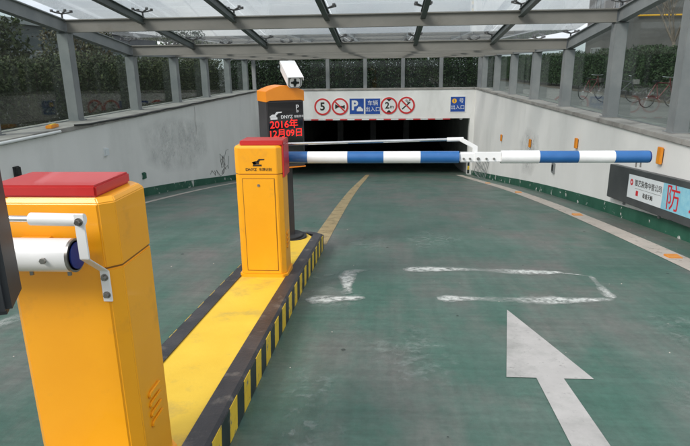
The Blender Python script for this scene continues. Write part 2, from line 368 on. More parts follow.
# small chips and grit lying about
grit = MB()
for i in range(150):
    x, y = rnd.uniform(XL+.1, XR-.1), rnd.uniform(1.0, 14); r = rnd.uniform(.003, .008); z = g(y)
    if -1.34 < x < -.64 and y < 6.4: continue
    a = rnd.random()*6
    grit.add([(x+r*math.cos(a+k*1.57), y+r*math.sin(a+k*1.57), z) for k in range(4)]+[(x, y, z+r*.8)], [(0,1,4),(1,2,4),(2,3,4),(3,0,4)])
tag(grit.build('grit', 'paint_pink'), 'pale grit scattered over the green ramp', 'grit', kind='stuff')

# ------------------------------------------------------------------ outside ground
gx, gy = [-600, -5.75, 4.05, 600], [-600, -2.0, 23.75, 900]
gr = MB()
for i in range(3):
    for j in range(3):
        if i == 1 and j == 1: continue
        gr.add([(gx[i], gy[j], -.012), (gx[i+1], gy[j], -.012), (gx[i+1], gy[j+1], -.012), (gx[i], gy[j+1], -.012)], [(0,1,2,3)])
tag(gr.build('ground', 'ground'), 'grey paved ground outside the ramp', 'ground', kind='structure')
for nm, a in (('planting_bed', (-8.6, -6.6, 3, 27.2)), ('planting_bed', (-6.6, 4.8, 24.3, 27.2)), ('planting_bed', (10.4, 12.4, 6, 62))):
    tag(MB().box(a[0], a[1], a[2], a[3], -.012, .03).build(nm, 'earth'), 'bare brown soil bed under the hedge', 'soil', kind='structure')

# ------------------------------------------------------------------ retaining walls
def wall(side, label):
    s = 1 if side == 'R' else -1; X = XR if s > 0 else XL; back = X+s*(.56 if s > 0 else .8)
    t = thing('retaining_wall', label, 'wall', (0, 0, 0))
    a, b = sorted((X, back))
    ws = MB(); ws.box(a, b, -1.2, YF+.42, -4.2, WT-.07); ws.build('wall_body', 'wall', t)
    c0, c1 = sorted((X-s*.03, back+s*.03))
    for k in range(9):                               # coping slabs with joints
        y0 = -1.2+k*2.73; y1 = min(y0+2.724, YF-.03)
        MB().box(c0, c1, y0, y1, WT-.07, WT).build('coping_slab', 'coping', t, bevel=.008)
    sk = MB(); yy = [-1.2+.3*i for i in range(82)]; yy = [y for y in yy if y < YF]+[YF]
    x0, x1 = X+s*.02, X-s*.012
    vs = []
    for y in yy: vs += [(x0, y, g(y)-.03), (x1, y, g(y)-.03), (x1, y, g(y)+.185), (x0, y, g(y)+.185)]
    sk.add(vs, [(4*i+k, 4*i+(k+1) % 4, 4*i+4+(k+1) % 4, 4*i+4+k) for i in range(len(yy)-1) for k in range(4)]+[(0,1,2,3), tuple(4*(len(yy)-1)+k for k in (3,2,1,0))])
    sk.build('skirting', 'skirt', t)
    return t
wr = wall('R', 'white plastered retaining wall on the right side of the ramp')
wl_ = wall('L', 'greyish white retaining wall on the left side of the ramp')
def wall_stain(t, X, s, pts, m='patch'):
    soft_patch('damp_patch', [(X-s*.003, y, z) for y, z in pts], m, t)
wall_stain(wl_, XL, -1, [(11.4,.32),(12.1,.42),(13.6,.4),(14.4,.25),(15.8,.0),(16,-.9),(14.8,-1.2),(12.6,-.9),(11.5,-.5)])
wall_stain(wr, XR, 1, [(13.4,-.1),(14.6,.0),(15.3,-.5),(14.9,-1.3),(13.8,-1.2),(13.2,-.6)])
cr_ = MB(); p = [(15.0,.5),(15.02,.3),(14.96,.15),(15.03,-.05),(15.0,-.25)]
cr_.add([(XL+.004, y+d, z) for y, z in p for d in (-.012, .012)], [(2*i, 2*i+1, 2*i+3, 2*i+2) for i in range(4)]); cr_.build('crack', 'coping', wl_)

# scribble drawn on the left wall
sc_ = MB(); q = random.Random(3); yb, zb = 17.0, g(17.0)
for k in range(9):
    yy = yb+q.uniform(-.9, .5); pts = [(XL+.006, yy, zb+.25+q.random()*.25)]
    for j in range(4): pts.append((XL+.006, pts[-1][1]+q.uniform(-.35, .35), min(zb+.9, max(zb+.22, pts[-1][2]+q.uniform(-.2, .3)))))
    sc_.tube(pts, .005, 5)
sc_.build('scribble', 'mark_black', wl_)

# ------------------------------------------------------------------ garage portal
pt = thing('garage_portal', 'white concrete lintel and dark mouth of the underground garage', 'garage entrance', (0, YF, 0))
zo = -.62                                     # underside of the lintel
MB().box(XL, XR, 0, .4, zo, WT-.07).build('lintel', 'fascia', pt)
MB().box(XL-.1, XR+.1, -.03, .45, WT-.07, WT).build('coping_slab', 'coping', pt, bevel=.008)
MB().box(3.40, XR, .003, .38, -4.2, zo).build('jamb', 'fascia', pt)
MB().box(XL, -4.9, .003, .38, -4.2, zo).build('jamb', 'fascia', pt)
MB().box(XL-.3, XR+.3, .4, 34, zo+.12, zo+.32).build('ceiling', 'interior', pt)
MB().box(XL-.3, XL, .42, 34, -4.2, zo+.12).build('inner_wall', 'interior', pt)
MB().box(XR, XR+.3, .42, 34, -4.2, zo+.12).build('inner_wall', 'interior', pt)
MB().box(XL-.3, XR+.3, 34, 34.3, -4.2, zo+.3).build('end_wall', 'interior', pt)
for x in (-3.2, -.9, 1.4): MB().box(x-.2, x+.2, 16, 16.4, -3.75, zo+.12).build('column', 'interior', pt, bevel=.02)
for y in (5, 10): MB().box(XL, XR, y, y+.3, zo-.18, zo+.12).build('ceiling_beam', 'interior', pt)
for k, z in enumerate([g(YF)+.05+.16*i for i in range(5)]):
    MB().box(3.392, 3.47, -.004, .02, z, z+.158).build('corner_guard', 'stripe_yellow' if k % 2 else 'stripe_black', pt)
hb = thing('clearance_bar', 'thin red and white striped height bar under the white lintel', 'height bar', (0, YF-.05, zo-.03))
for k in range(24):
    x = -4.6+k*.3
    if x > 2.3: break
    MB().tube([(x, 0, 0), (x+.3, 0, 0)], .02, 8).build('bar_band', 'sign_red' if k % 2 else 'sign_white', hb)
for x in (-4.0, -1.5, 1.0, 2.2): MB().tube([(x, 0, .0), (x, 0, .03)], .01, 6).build('hanger', 'bolt', hb)

# signs on the lintel
SZ = lambda z: z+EYE
def round_sign(x, z, label, name):
    t = thing(name, label, 'traffic sign', (x, YF-.016, SZ(z)))
    MB().ring((0, .016, 0), (0, -1, 0), 0, .345, .016, 36).build('plate', 'sign_white', t)
    MB().ring((0, 0, 0), (0, -1, 0), .275, .345, .004, 36).build('border', 'sign_red', t)
    return t
def bar(t, p0, p1, w, m='sign_red', y=-.002, name='slash'):
    a, b = Vector((p0[0], y, p0[1])), Vector((p1[0], y, p1[1])); n = (b-a).cross(Vector((0,1,0))).normalized()*w/2
    MB().slab([a-n, b-n, b+n, a+n], (0, -.003, 0)).build(name, m, t)
def poly(t, pts, m, name, y=-.001):
    MB().slab([(a, y, b) for a, b in pts], (0, -.003, 0)).build(name, m, t)
s5 = round_sign(-2.62, -1.62, 'round white speed limit sign with red rim reading 5', 'speed_limit_sign'); text('numeral', '5', .44, 'mark_black', s5, (0, -.004, 0), bold=.012)
sh = round_sign(-1.90, -1.615, 'round white sign with a black horn crossed by a red slash', 'no_horn_sign')
poly(sh, [(-.2,-.1),(-.1,-.05),(-.1,.05),(-.2,.1)], 'mark_black', 'horn'); poly(sh, [(-.1,-.03),(.14,-.05),(.14,.03),(-.1,.035)], 'mark_black', 'horn'); poly(sh, [(.14,-.08),(.2,-.1),(.2,.06),(.14,.05)], 'mark_black', 'horn')
bar(sh, (-.2,.2), (.2,-.2), .06, y=-.006)
s2 = round_sign(.11, -1.595, 'round white height limit sign with red rim reading 2m', 'height_limit_sign')
text('numeral', '2', .36, 'mark_black', s2, (-.07, -.004, 0), bold=.01); text('numeral', 'm', .2, 'mark_black', s2, (.12, -.004, -.04), bold=.004)
poly(s2, [(-.11,.27),(.11,.27),(0,.17)][::-1], 'mark_black', 'triangle', -.005); poly(s2, [(-.11,-.27),(.11,-.27),(0,-.17)], 'mark_black', 'triangle', -.005)
sn = round_sign(.82, -1.585, 'round white no smoking sign with a red slash, rightmost of the round signs', 'no_smoking_sign')
bar(sn, (-.17,-.15), (.15,.13), .05, 'mark_black', -.001, 'cigarette')
for a in ((.06,.12),(.13,.2),(.0,.19)): MB().ring((a[0], -.001, a[1]), (0,-1,0), .02, .04, .003, 12).build('smoke_curl', 'mark_black', sn)
bar(sn, (-.2,.2), (.2,-.2), .06, y=-.006)
def plate_sign(x0, x1, z0, z1, label, name):
    t = thing(name, label, 'sign', ((x0+x1)/2, YF-.016, SZ((z0+z1)/2))); w, h = (x1-x0)/2, (z1-z0)/2
    MB().box(-w, w, 0, .016, -h, h).build('plate', 'sign_white', t); MB().box(-w+.03, w-.03, -.003, 0, -h+.03, h-.03).build('panel', 'sign_blue', t)
    return t
pk = plate_sign(-1.53, -.885, -1.95, -1.27, 'blue parking sign with a white P and small car', 'parking_sign')
text('letter', 'P', .52, 'mark_white', pk, (-.09, -.005, .02), bold=.02)
poly(pk, [(.0,-.2),(.26,-.2),(.26,-.1),(.21,-.09),(.17,-.02),(.07,-.02),(.03,-.09),(.0,-.1)], 'mark_white', 'car_symbol', -.004)
en = plate_sign(-.882, -.22, -1.955, -1.275, 'blue sign with white characters, right beside the P sign', 'entrance_sign')
text('lettering', '车辆', .22, 'mark_white', en, (0, -.005, .12), bold=.0); text('lettering', '出入口', .205, 'mark_white', en, (0, -.005, -.13), bold=.0)
gn = plate_sign(2.57, 3.21, -1.885, -1.235, 'blue square sign with yellow disc at the right end of the lintel', 'gate_number_sign')
MB().ring((-.14, -.003, .13), (0,-1,0), 0, .095, .003, 20).build('disc', 'mark_yellow', gn); text('numeral', '1', .14, 'sign_blue', gn, (-.14, -.007, .13), bold=.004)
text('lettering', '号', .2, 'mark_white', gn, (.14, -.005, .13), bold=.0); text('lettering', '出入口', .19, 'mark_white', gn, (0, -.005, -.13), bold=.0)
lm = thing('wall_lamp', 'small round grey lamp under the right end of the white lintel', 'lamp', (3.05, YF+.05, zo))
MB().ring((0,0,0), (0,0,-1), 0, .07, .05, 16).build('lamp_body', 'steel', lm); MB().ring((0,0,-.05), (0,0,-1), 0, .05, .012, 16).build('lens', 'white', lm)

# ------------------------------------------------------------------ glass canopy
YB = [5.25, 7.68, 9.98]+[12.53+2.58*i for i in range(5)]          # cross beams; the fourth is the kink
KINK = YB[3]
def roof(y): return 1.99+max(0, (KINK-y)*.137)
canopy = thing('glass_canopy', 'grey steel canopy with glass roof and glass sides over the ramp', 'canopy', (0, 0, WT))
PXL, PXR = -5.65, 3.81
def cz(z): return z-WT
def ibeam(m, p0, p1, w, h, tf=.016, tw=.02):
    """I-section hung below the line p0-p1 (its top centre)"""
    a, b = Vector(p0), Vector(p1); d = (b-a).normalized(); sx = Vector((d.y, -d.x, 0)).normalized(); up = Vector((0,0,1))
    for (hw, z0, z1) in ((w/2, -tf, 0), (tw/2, -h+tf, -tf), (w/2, -h, -h+tf)):
        m.add([tuple(P+sx*s_*hw+up*z) for P in (a, b) for (s_, z) in ((-1,z0),(1,z0),(1,z1),(-1,z1))],
              [(0,1,2,3),(7,6,5,4),(0,4,5,1),(1,5,6,2),(2,6,7,3),(3,7,4,0)])
    return m
for i, y in enumerate(YB):
    ibeam(MB(), (PXL+.075, y, cz(roof(y))), (PXR-.075, y, cz(roof(y))), .12, .215, .018, .05).build('cross_beam', 'steel_beam', canopy)
    for X in (PXL, PXR):
        ph = roof(y)-.23
        MB().box(X-.1, X+.1, y-.095, y+.095, 0, cz(ph)).build('pillar', 'steel', canopy, bevel=.008)
        MB().box(X-.13, X+.13, y-.125, y+.125, 0, .014).build('base_plate', 'steel', canopy)
        MB().box(X-.1, X+.1, y-.1, y+.1, cz(ph)-.002, cz(roof(y))-.215).build('cap_plate', 'steel_dark', canopy)
PX = [-4.2, -2.6, -1.0, .6, 2.2]
for i in range(len(YB)-1):
    a, b = YB[i], YB[i+1]
    for X in (PXL, PXR):
        ibeam(MB(), (X, a, cz(roof(a))+.002), (X, b, cz(roof(b))+.002), .13, .22, .018, .06).build('edge_beam', 'steel', canopy)
    for X in PX:
        m = MB(); ibeam(m, (X, a+.03, cz(roof(a+.03))+.012), (X, b-.03, cz(roof(b-.03))+.012), .085, .12, .012, .03); m.build('purlin', 'steel_dark', canopy)
# overhanging near end of the side beams
# spider fittings on every crossing and the glass they hold
sp = MB(); sp.tube([(0,0,0),(0,0,.1)], .016, 8)
for sx in (-1, 1):
    for sy in (-1, 1):
        sp.tube([(0,0,.085),(sx*.06,sy*.06,.1),(sx*.12,sy*.1,.12)], .014, 6); sp.tube([(sx*.12,sy*.1,.11),(sx*.12,sy*.1,.148)], .027, 8)
spm = sp.mesh('spider_fitting', .6)
GX = [PXL-.1]+PX+[PXR+.1]
for y in YB:
    for X in [PXL]+PX+[PXR]:
        link('spider_fitting', spm, 'spider', canopy, (X, y, cz(roof(y))+.012))
for i in range(len(YB)-1):
    a, b = YB[i]+.008, YB[i+1]-.008
    for k in range(len(GX)-1):
        x0, x1 = GX[k]+.008, GX[k+1]-.008
        MB().slab([(x0,a,cz(roof(a))+.162),(x1,a,cz(roof(a))+.162),(x1,b,cz(roof(b))+.162),(x0,b,cz(roof(b))+.162)], (0,0,.012)).build('roof_pane', 'roof_glass', canopy)
    for X in (PXL-.1, PXR+.1):
        a2, b2 = a+.0, b-.0
        MB().slab([(X-.006,a2,.012),(X-.006,b2,.012),(X-.006,b2,cz(roof(b2))-.02),(X-.006,a2,cz(roof(a2))-.02)], (.012,0,0)).build('side_pane', 'side_glass', canopy)
        MB().box(X-.015, X+.015, a2, b2, 0, .012).build('pane_channel', 'steel', canopy)
for i in range(1, 3):                          # thin tension rods under the sloping glass
    for t_ in (.45,):
        y = YB[i]+(YB[i+1]-YB[i])*t_; z = cz(roof(y))+.125
        MB().tube([(PXL, y, z), (PXR, y, z)], .007, 6).build('tension_rod', 'spider', canopy)
# far end: small pillars on the lintel, head rail and panes
YE = YF+.2; FX = [-5.46+1.532*i for i in range(7)]; FX = [x for x in FX if x < 4]
ibeam(MB(), (PXL, YE, cz(1.93)), (PXR, YE, cz(1.93)), .12, .16, .016, .05).build('head_rail', 'steel_beam', canopy)
for X in (PXL, PXR): ibeam(MB(), (X, YB[-1], cz(1.99)+.002), (X, YE+.1, cz(1.99)+.002), .13, .22, .018, .06).build('edge_beam', 'steel', canopy)
for x in FX: MB().box(x-.075, x+.075, YE-.06, YE+.06, 0, cz(1.77)).build('end_pillar', 'steel', canopy, bevel=.006)
for a, b in zip(FX, FX[1:]): MB().box(a+.08, b-.08, YE-.006, YE+.006, .002, cz(1.768)).build('end_pane', 'side_glass', canopy)
for k in range(len(GX)-1):
    MB().box(GX[k]+.008, GX[k+1]-.008, YB[-1]+.008, YE+.3, cz(1.99)+.162, cz(1.99)+.174).build('roof_pane', 'roof_glass', canopy)

# ------------------------------------------------------------------ traffic island
isl = thing('traffic_island', 'raised yellow island with black edging and striped kerb', 'traffic island', (0, 0, 0))
IX0, IX1, IY0, IY1, IH, CH = -1.28, -.70, .3, 6.12, .18, .14
out = [(IX0+CH, IY0), (IX1-CH, IY0), (IX1, IY0+CH), (IX1, IY1-CH), (IX1-CH, IY1), (IX0+CH, IY1), (IX0, IY1-CH), (IX0, IY0+CH)]
def outline(inset):
    k = inset*.41
    return [(IX0+CH+k, IY0+inset), (IX1-CH-k, IY0+inset), (IX1-inset, IY0+CH+k), (IX1-inset, IY1-CH-k), (IX1-CH-k, IY1-inset), (IX0+CH+k, IY1-inset), (IX0+inset, IY1-CH-k), (IX0+inset, IY0+CH+k)]
def resample(pts, n_long=24):
    r = []
    for (a, b) in zip(pts, pts[1:]+pts[:1]):
        k = n_long if math.dist(a, b) > 2 else 2
        r += [(a[0]+(b[0]-a[0])*i/k, a[1]+(b[1]-a[1])*i/k) for i in range(k)]
    return r
o1, o2 = resample(outline(0)), resample(outline(.015)); i1 = resample(outline(.105)); n = len(o1)
kb = MB(); vs = [(x, y, g(y)-.05) for x, y in o1]+[(x, y, g(y)+IH-.015) for x, y in o1]+[(x, y, g(y)+IH) for x, y in o2]+[(x, y, g(y)+IH) for x, y in i1]+[(x, y, g(y)+IH-.03) for x, y in i1]
kb.add(vs, [(r*n+i, r*n+(i+1) % n, (r+1)*n+(i+1) % n, (r+1)*n+i) for r in range(4) for i in range(n)])
kb.build('kerb_edging', 'isl_black', isl, smooth=.5)
tp = MB(); yy = [IY0+.1+(IY1-IY0-.2)*i/30 for i in range(31)]
def half(y):
    e = min(y-IY0, IY1-y); full = (IX1-IX0)/2-.104
    return full if e > CH+.043 else full-(CH+.043-e)
cx = (IX0+IX1)/2
tp.add([(cx+s_*half(y), y, g(y)+IH-.008) for y in yy for s_ in (-1, 1)], [(2*i, 2*i+1, 2*i+3, 2*i+2) for i in range(30)])
tp.build('yellow_top', 'isl_yellow', isl)
k = 0; y = IY0+CH
while y < IY1-CH-.02:                          # slanting kerb stripes, both long sides
    y1 = min(y+.128, IY1-CH)
    for X, s_ in ((IX1, 1), (IX0, -1)):
        P = [(X+s_*.001, y, g(y)+.002), (X+s_*.001, y1, g(y1)+.002), (X+s_*.001, y1+.03, g(y1)+IH-.018), (X+s_*.001, y+.03, g(y)+IH-.018)]
        MB().slab(P, (s_*.003, 0, 0)).build('kerb_stripe', 'stripe_yellow' if k % 2 else 'stripe_black', isl)
    y += .13; k += 1
for (a, b) in ((outline(0)[3], outline(0)[4]), (outline(0)[5], outline(0)[6])):
    for j in range(2):
        p0 = [a[i]+(b[i]-a[i])*j/2 for i in (0, 1)]; p1 = [a[i]+(b[i]-a[i])*(j+1)/2 for i in (0, 1)]
        nn = Vector((b[1]-a[1], a[0]-b[0], 0)).normalized()
        q0, q1 = Vector((*p0, 0))+nn*.001*(1), Vector((*p1, 0))+nn*.001
        MB().slab([(q0.x,q0.y,g(q0.y)+.002),(q1.x,q1.y,g(q1.y)+.002),(q1.x,q1.y,g(q1.y)+IH-.018),(q0.x,q0.y,g(q0.y)+IH-.018)], nn*.003).build('kerb_stripe', 'stripe_yellow' if j else 'stripe_black', isl)

# ------------------------------------------------------------------ barrier gates
def cham(x0, x1, y0, y1, c): return [(x0+c,y0),(x1-c,y0),(x1,y0+c),(x1,y1-c),(x1-c,y1),(x0+c,y1),(x0,y1-c),(x0,y0+c)]
def barrier(label, loc, rz, door, arm_cap):
    t = thing('barrier_gate', label, 'barrier', loc, rz)
    W, D, C = .185, .14, .036
    MB().prism(cham(-W-.012, W+.012, -D-.012, D+.012, C), -.03, .012).build('base_flange', 'orange', t, bevel=.003)
    cab = MB().prism(cham(-W, W, -D, D, C), .012, .828).build('cabinet', 'orange', t, bevel=.004)
    MB().prism(cham(-W+.004, W-.004, -D+.004, D-.004, C), .828, .834).build('seam', 'groove', t)
    hd = MB(); o = cham(-W, W, -D, D, C); o_ = cham(-W+.012, W-.012, -D+.012, D-.012, C); n = 8
    hd.add([(x, y, .834) for x, y in o]+[(x, y, 1.035) for x, y in o]+[(x, y, 1.05) for x, y in o_], [tuple(range(7,-1,-1)), tuple(range(16,24))]+[(r*8+i, r*8+(i+1)%8, r*8+8+(i+1)%8, r*8+8+i) for r in range(2) for i in range(8)])
    hd.build('head', 'orange', t, bevel=.003)
    lid = MB().box(-.14, .2, -.105, .125, 1.05, 1.087).build('lid', 'red', t, bevel=.006)
    MB().box(W+.001, .2, -.105, .125, .80, 1.052).build('lid_flap', 'red', lid, bevel=.003)
    for s_ in (-1, 1):                           # slanting vent louvres
        for k in range(4):
            z = .2+k*.038; X = s_*W
            P = [(X, -.05, z+.008), (X, -.042, z), (X, .042, z), (X, .05, z+.008), (X, .05, z+.018), (X, .042, z+.026), (X, -.042, z+.026), (X, -.05, z+.018)]
            MB().slab(P, (s_*.009, 0, 0)).build('louvre', 'orange', cab, bevel=.004)
    if not door: MB().box(-W+C+.004, W-C-.004, D-.002, D+.002, .02, 1.03).build('rear_panel', 'orange', cab, bevel=.001)
    if door:
        gq = MB(); y = -D-.0005
        x0, x1, z0, z1, w = -.128, .128, .04, .80, .005
        for a in ((x0,x1,z0,z0+w),(x0,x1,z1-w,z1),(x0,x0+w,z0+w,z1-w),(x1-w,x1,z0+w,z1-w)): gq.box(a[0], a[1], y-.001, y+.001, a[2], a[3])
        gq.build('door_gap', 'groove', cab)
        dr = MB().box(x0+w, x1-w, -D-.003, -D+.002, z0+w, z1-w).build('door', 'orange', cab, bevel=.001)
        MB().ring((0, -D-.003, .745), (0,-1,0), 0, .011, .004, 14).build('lock', 'bolt', cab)
        lg = MB()
        for pts in ([(-.055,.925),(-.03,.935),(.0,.935),(.0,.912),(-.045,.912)], [(-.055,.925),(-.045,.912),(-.05,.895),(.02,.895),(.02,.908),(-.03,.908),(-.02,.915),(-.03,.93)], [(-.02,.93),(.0,.952),(.045,.952),(.04,.943),(.01,.941),(.0,.93)]):
            lg.slab([(a+.012, -D-.0005, b) for a, b in pts], (0, -.0015, 0))
        lg.build('logo', 'mark_black', t)
        text('lettering', 'DNYZ', .03, 'mark_black', t, (-.052, -D-.001, .868), bold=.0006, sx=1.05); text('lettering', '车牌识别', .028, 'mark_black', t, (.06, -D-.001, .868), bold=.0, sx=.9)
    # boom: folding round tube with blue and white bands on the arm side (+y)
    ya, za, r = D+.088, .905, .049
    arm = MB().tube([(-.105, ya, za), (.34, ya, za)] if door else [(-.105, ya, za), (1.0, ya, za)], r, 24).build('arm', 'white_tube' if not door else 'blue', t, smooth=.6)
    if not door:
        MB().ring((-.105, ya, za), (-1,0,0), 0, .0495, .008, 24).build('end_cap', 'bolt', arm, smooth=.6)
        MB().ring((-.111, ya, za), (-1,0,0), 0, .043, .008, 24).build('cap', 'blue_cap', arm, smooth=.9, bevel=.004)
    bands = [(.34,.67,'white_tube'), (.67,.965,'blue'), (.965,1.265,'white_tube'), (1.265,1.575,'blue')] if door else [(1.0,1.3,'blue'), (1.3,1.6,'white_tube')]
    for a, b, m_ in bands: MB().tube([(a+.0005, ya, za), (b-.0005, ya, za)], r, 24).build('arm_band', m_, arm, smooth=.6)
    kx = bands[-1][1]                            # knuckle: clamp plates with bolts, lever up to the rod
    kn = MB().box(kx+.001, kx+.19, ya-.03, ya+.03, za-.04, za+.04).build('knuckle', 'white', t, bevel=.01)
    MB().box(kx+.12, kx+.335, ya-.036, ya-.024, za-.034, za+.046).build('knuckle_plate', 'white', kn, bevel=.004)
    MB().tube([(kx+.19, ya, za), (kx+.34, ya, za)], .034, 18).build('sleeve', 'white', kn, smooth=.6)
    for x_ in (.035, .085, .15, .215, .275): MB().tube([(kx+x_, ya-.03 if x_ < .1 else ya-.036, za-.008), (kx+x_, ya-.048, za-.008)], .009 if x_ != .15 else .013, 8).build('bolt', 'bolt', kn)
    for a, b, m_ in ((.335, .635, 'white_tube'), (.635, .94, 'blue'), (.94, 1.22, 'white_tube'), (1.22, 1.485, 'blue')):
        MB().tube([(kx+a+.0005, ya, za), (kx+b-.0005, ya, za)], r if a > .34 else .052, 24).build('arm_band', m_, arm, smooth=.6)
    MB().ring((kx+1.4845, ya, za), (1,0,0), 0, .047, .012, 24).build('tip_cap', 'blue_cap', arm, smooth=.9, bevel=.004)
    for x_ in (1.4, 1.435): MB().tube([(kx+x_, ya, za-.045), (kx+x_, ya, za-.085)], .006, 6).build('tip_pin', 'bolt', arm)
    # pull rod and the strap that holds its end
    zr0, zr1 = 1.012, (1.05 if door else 1.03)
    ln = MB().tube([(.0, ya, zr0), (kx+.02, ya, zr1)], .0095 if not door else .012, 12).build('pull_rod', 'chrome', t, smooth=.6)
    MB().tube([(-.15, ya, zr0-.002), (.005, ya, zr0)], .0185, 14).build('rod_socket', 'white', ln, smooth=.6)
    MB().tube([(kx-.1, ya, zr1-.004), (kx+.03, ya, zr1)], .017, 12).build('rod_socket', 'white', ln, smooth=.6)
    P = [(kx+.015, ya-.014, zr1+.016), (kx-.0, ya-.014, zr1-.014), (kx+.105, ya-.014, za+.075), (kx+.105, ya-.014, za-.02), (kx+.145, ya-.014, za-.02), (kx+.145, ya-.014, za+.09)]
    MB().slab([P[0], P[1], P[2], P[3], P[4], P[5]], (0, -.01, 0)).build('lever', 'white', kn, bevel=.002)
    # strap: rod end down, kinked back to the head
    hw, th = .0145, .006
    prof = [(-.152, ya+.022, zr0+.022), (-.152, ya+.022, zr0-.11), (-.146, D+.005, zr0-.185), (-.146, D+.005, zr0-.285)]
    st = MB(); vs = []
    for x_, y_, z_ in prof: vs += [(x_-hw, y_, z_), (x_+hw, y_, z_), (x_+hw, y_+th, z_), (x_-hw, y_+th, z_)]
    st.add(vs, [(4*i+k, 4*i+(k+1)%4, 4*i+4+(k+1)%4, 4*i+4+k) for i in range(3) for k in range(4)]+[(3,2,1,0),(12,13,14,15)])
    sb = st.build('strap', 'white', t, bevel=.0015)
    for x_, y0, z_ in ((-.152, ya+.028, zr0), (-.146, D+.009, zr0-.205), (-.146, D+.009, zr0-.262)):
        MB().tube([(x_, y0, z_), (x_, y0+.004, z_)], .0115, 14).build('washer', 'bolt', sb); MB().tube([(x_, y0+.003, z_), (x_, y0+.014, z_)], .0075, 6).build('bolt', 'bolt', sb)
    MB().tube([(-.045, ya+.03, za), (-.045, ya+.058, za)], .009, 6).build('bolt', 'bolt', arm)
    for x_ in (-.085, .03): MB().tube([(x_, ya, za-.045), (x_, ya, za-.062)], .006, 6).build('bolt', 'bolt', arm)
    # clamp block between head and boom
    MB().box(.0, .1, D-.002, ya-.03, za-.03, za+.03).build('arm_clamp', 'orange', t, bevel=.006)
    return t
BX = -.985
barrier('orange barrier gate with a logo on its door and raised boom reaching across the right lane'.replace('raised ', ''), (BX, 4.34, g(4.34)+IH-.008+.028), 0, True, False)
barrier('large orange barrier gate in the foreground with white boom end and bracket', (BX-.014, 1.69, g(1.69)+IH-.008+.028), math.pi, False, True)

# ------------------------------------------------------------------ display pylon and camera
PYZ = g(5.78)+IH-.012
py = thing('display_pylon', 'black display pylon with orange cap and red LED date behind the barrier', 'display', (-1.085, 5.8, PYZ), R(28))
w, d = .194, .155; top = EYE-.18-PYZ; cb = EYE-.325-PYZ
hb_ = EYE-1.0-PYZ
pb = MB(); pb.ring((0,0,0), (0,0,1), 0, .225, .022, 28); pb.ring((0,0,.022), (0,0,1), 0, .19, .018, 28); pb.build('base', 'rubber', py, bevel=.005)
MB().box(-.085, .085, -.06, .06, .03, hb_).build('post', 'pylon', py, bevel=.008)
MB().box(-w-.004, w+.004, -d-.006, d, hb_-.012, hb_).build('bottom_trim', 'cap_orange', py, bevel=.003)
MB().box(-w, w, -d, d, hb_, cb).build('housing', 'pylon', py, bevel=.006)
cp = MB(); n = 10
arc = [(-w-.006, cb-.014)]+[(-w-.006+(2*w+.012)*i/n, cb+.09+.055*math.sin(math.pi*i/n)) for i in range(n+1)]+[(w+.006, cb-.014)]
lowr = [(w-.03, cb), (-w+.03, cb)]
cp.slab([(x, -d-.014, z) for x, z in arc+lowr], (0, 2*d+.02, 0)); cp.build('cap', 'cap_orange', py, bevel=.003)
MB().box(-w+.014, w-.014, -d-.004, -d+.002, hb_+.03, cb-.02).build('screen', 'screen', py)
fz = -d-.006
lgp = MB()
for pts in ([(-.17,cb-.155),(-.14,cb-.135),(-.1,cb-.135),(-.1,cb-.165),(-.16,cb-.165)], [(-.12,cb-.14),(-.095,cb-.11),(-.04,cb-.11),(-.045,cb-.122),(-.08,cb-.124),(-.095,cb-.14)], [(-.17,cb-.155),(-.16,cb-.175),(-.16,cb-.185),(-.09,cb-.185),(-.09,cb-.165)]):
    lgp.slab([(a, fz, b) for a, b in pts], (0, -.002, 0))
lgp.build('logo', 'mark_white', py)
text('lettering', 'DNYZ', .045, 'mark_white', py, (.01, fz, cb-.165), bold=.0005); text('lettering', '智能停车', .026, 'mark_white', py, (.14, fz, cb-.165))
text('lettering', 'P', .07, 'mark_white', py, (.125, fz, cb-.075)); text('lettering', '停', .03, 'mark_white', py, (.125, fz, cb-.115))
text('led_line', '2016年', .1, 'led', py, (-.02, fz, EYE-.565-PYZ), bold=.0); text('led_line', '12月09日', .092, 'led', py, (-.005, fz, EYE-.655-PYZ), bold=.0)
ct = EYE-.18
cm = thing('surveillance_camera', 'white box camera in a weather housing on top of the display pylon', 'camera', (-.965, 5.8, ct-.005))
MB().tube([(0,0,-.012),(0,0,.05)], .02, 10).build('stem', 'white', cm); MB().ring((0,0,-.008), (0,0,1), 0, .045, .012, 16).build('mount_plate', 'white', cm)
cb_ = bpy.data.objects.new('camera_head', None)
Rm = Euler((R(-20), 0, R(20)), 'XYZ').to_matrix().to_4x4()
Rm = Matrix.Rotation(R(20), 4, 'Z') @ Matrix.Rotation(R(20), 4, 'X')
def campart(name, mb, m, parent=cm, bevel=0., smooth=None):
    T_ = Matrix.Translation((0, 0, .105)) @ Rm
    mb.v = [tuple(T_ @ (Vector(p)*1.12)) for p in mb.v]; return mb.build(name, m, parent, smooth, bevel)
oct_ = lambda hw, hh, c: [(-hw+c,-hh),(hw-c,-hh),(hw,-hh+c),(hw,hh-c),(hw-c,hh),(-hw+c,hh),(-hw,hh-c),(-hw,-hh+c)]
hs = campart('housing', MB().slab([(x, .19, z) for x, z in oct_(.064, .056, .022)], (0, -.37, 0)), 'white', bevel=.004)
campart('sun_hood', MB().slab([(-.07, .2, .03), (-.07, .2, .06), (.07, .2, .06), (.07, .2, .03), (.066, .2, .03), (.066, .2, .0566), (-.066, .2, .0566), (-.066, .2, .03)], (0, -.42, 0)), 'white', hs)
campart('front_frame', MB().slab([(x, -.181, z) for x, z in oct_(.058, .05, .02)], (0, -.006, 0)), 'steel', hs)
campart('window', MB().slab([(x, -.188, z) for x, z in oct_(.045, .04, .012)], (0, -.003, 0)), 'white', hs)
campart('lens', MB().ring((0, -.192, 0), (0,-1,0), 0, .02, .006, 18), 'screen', hs)
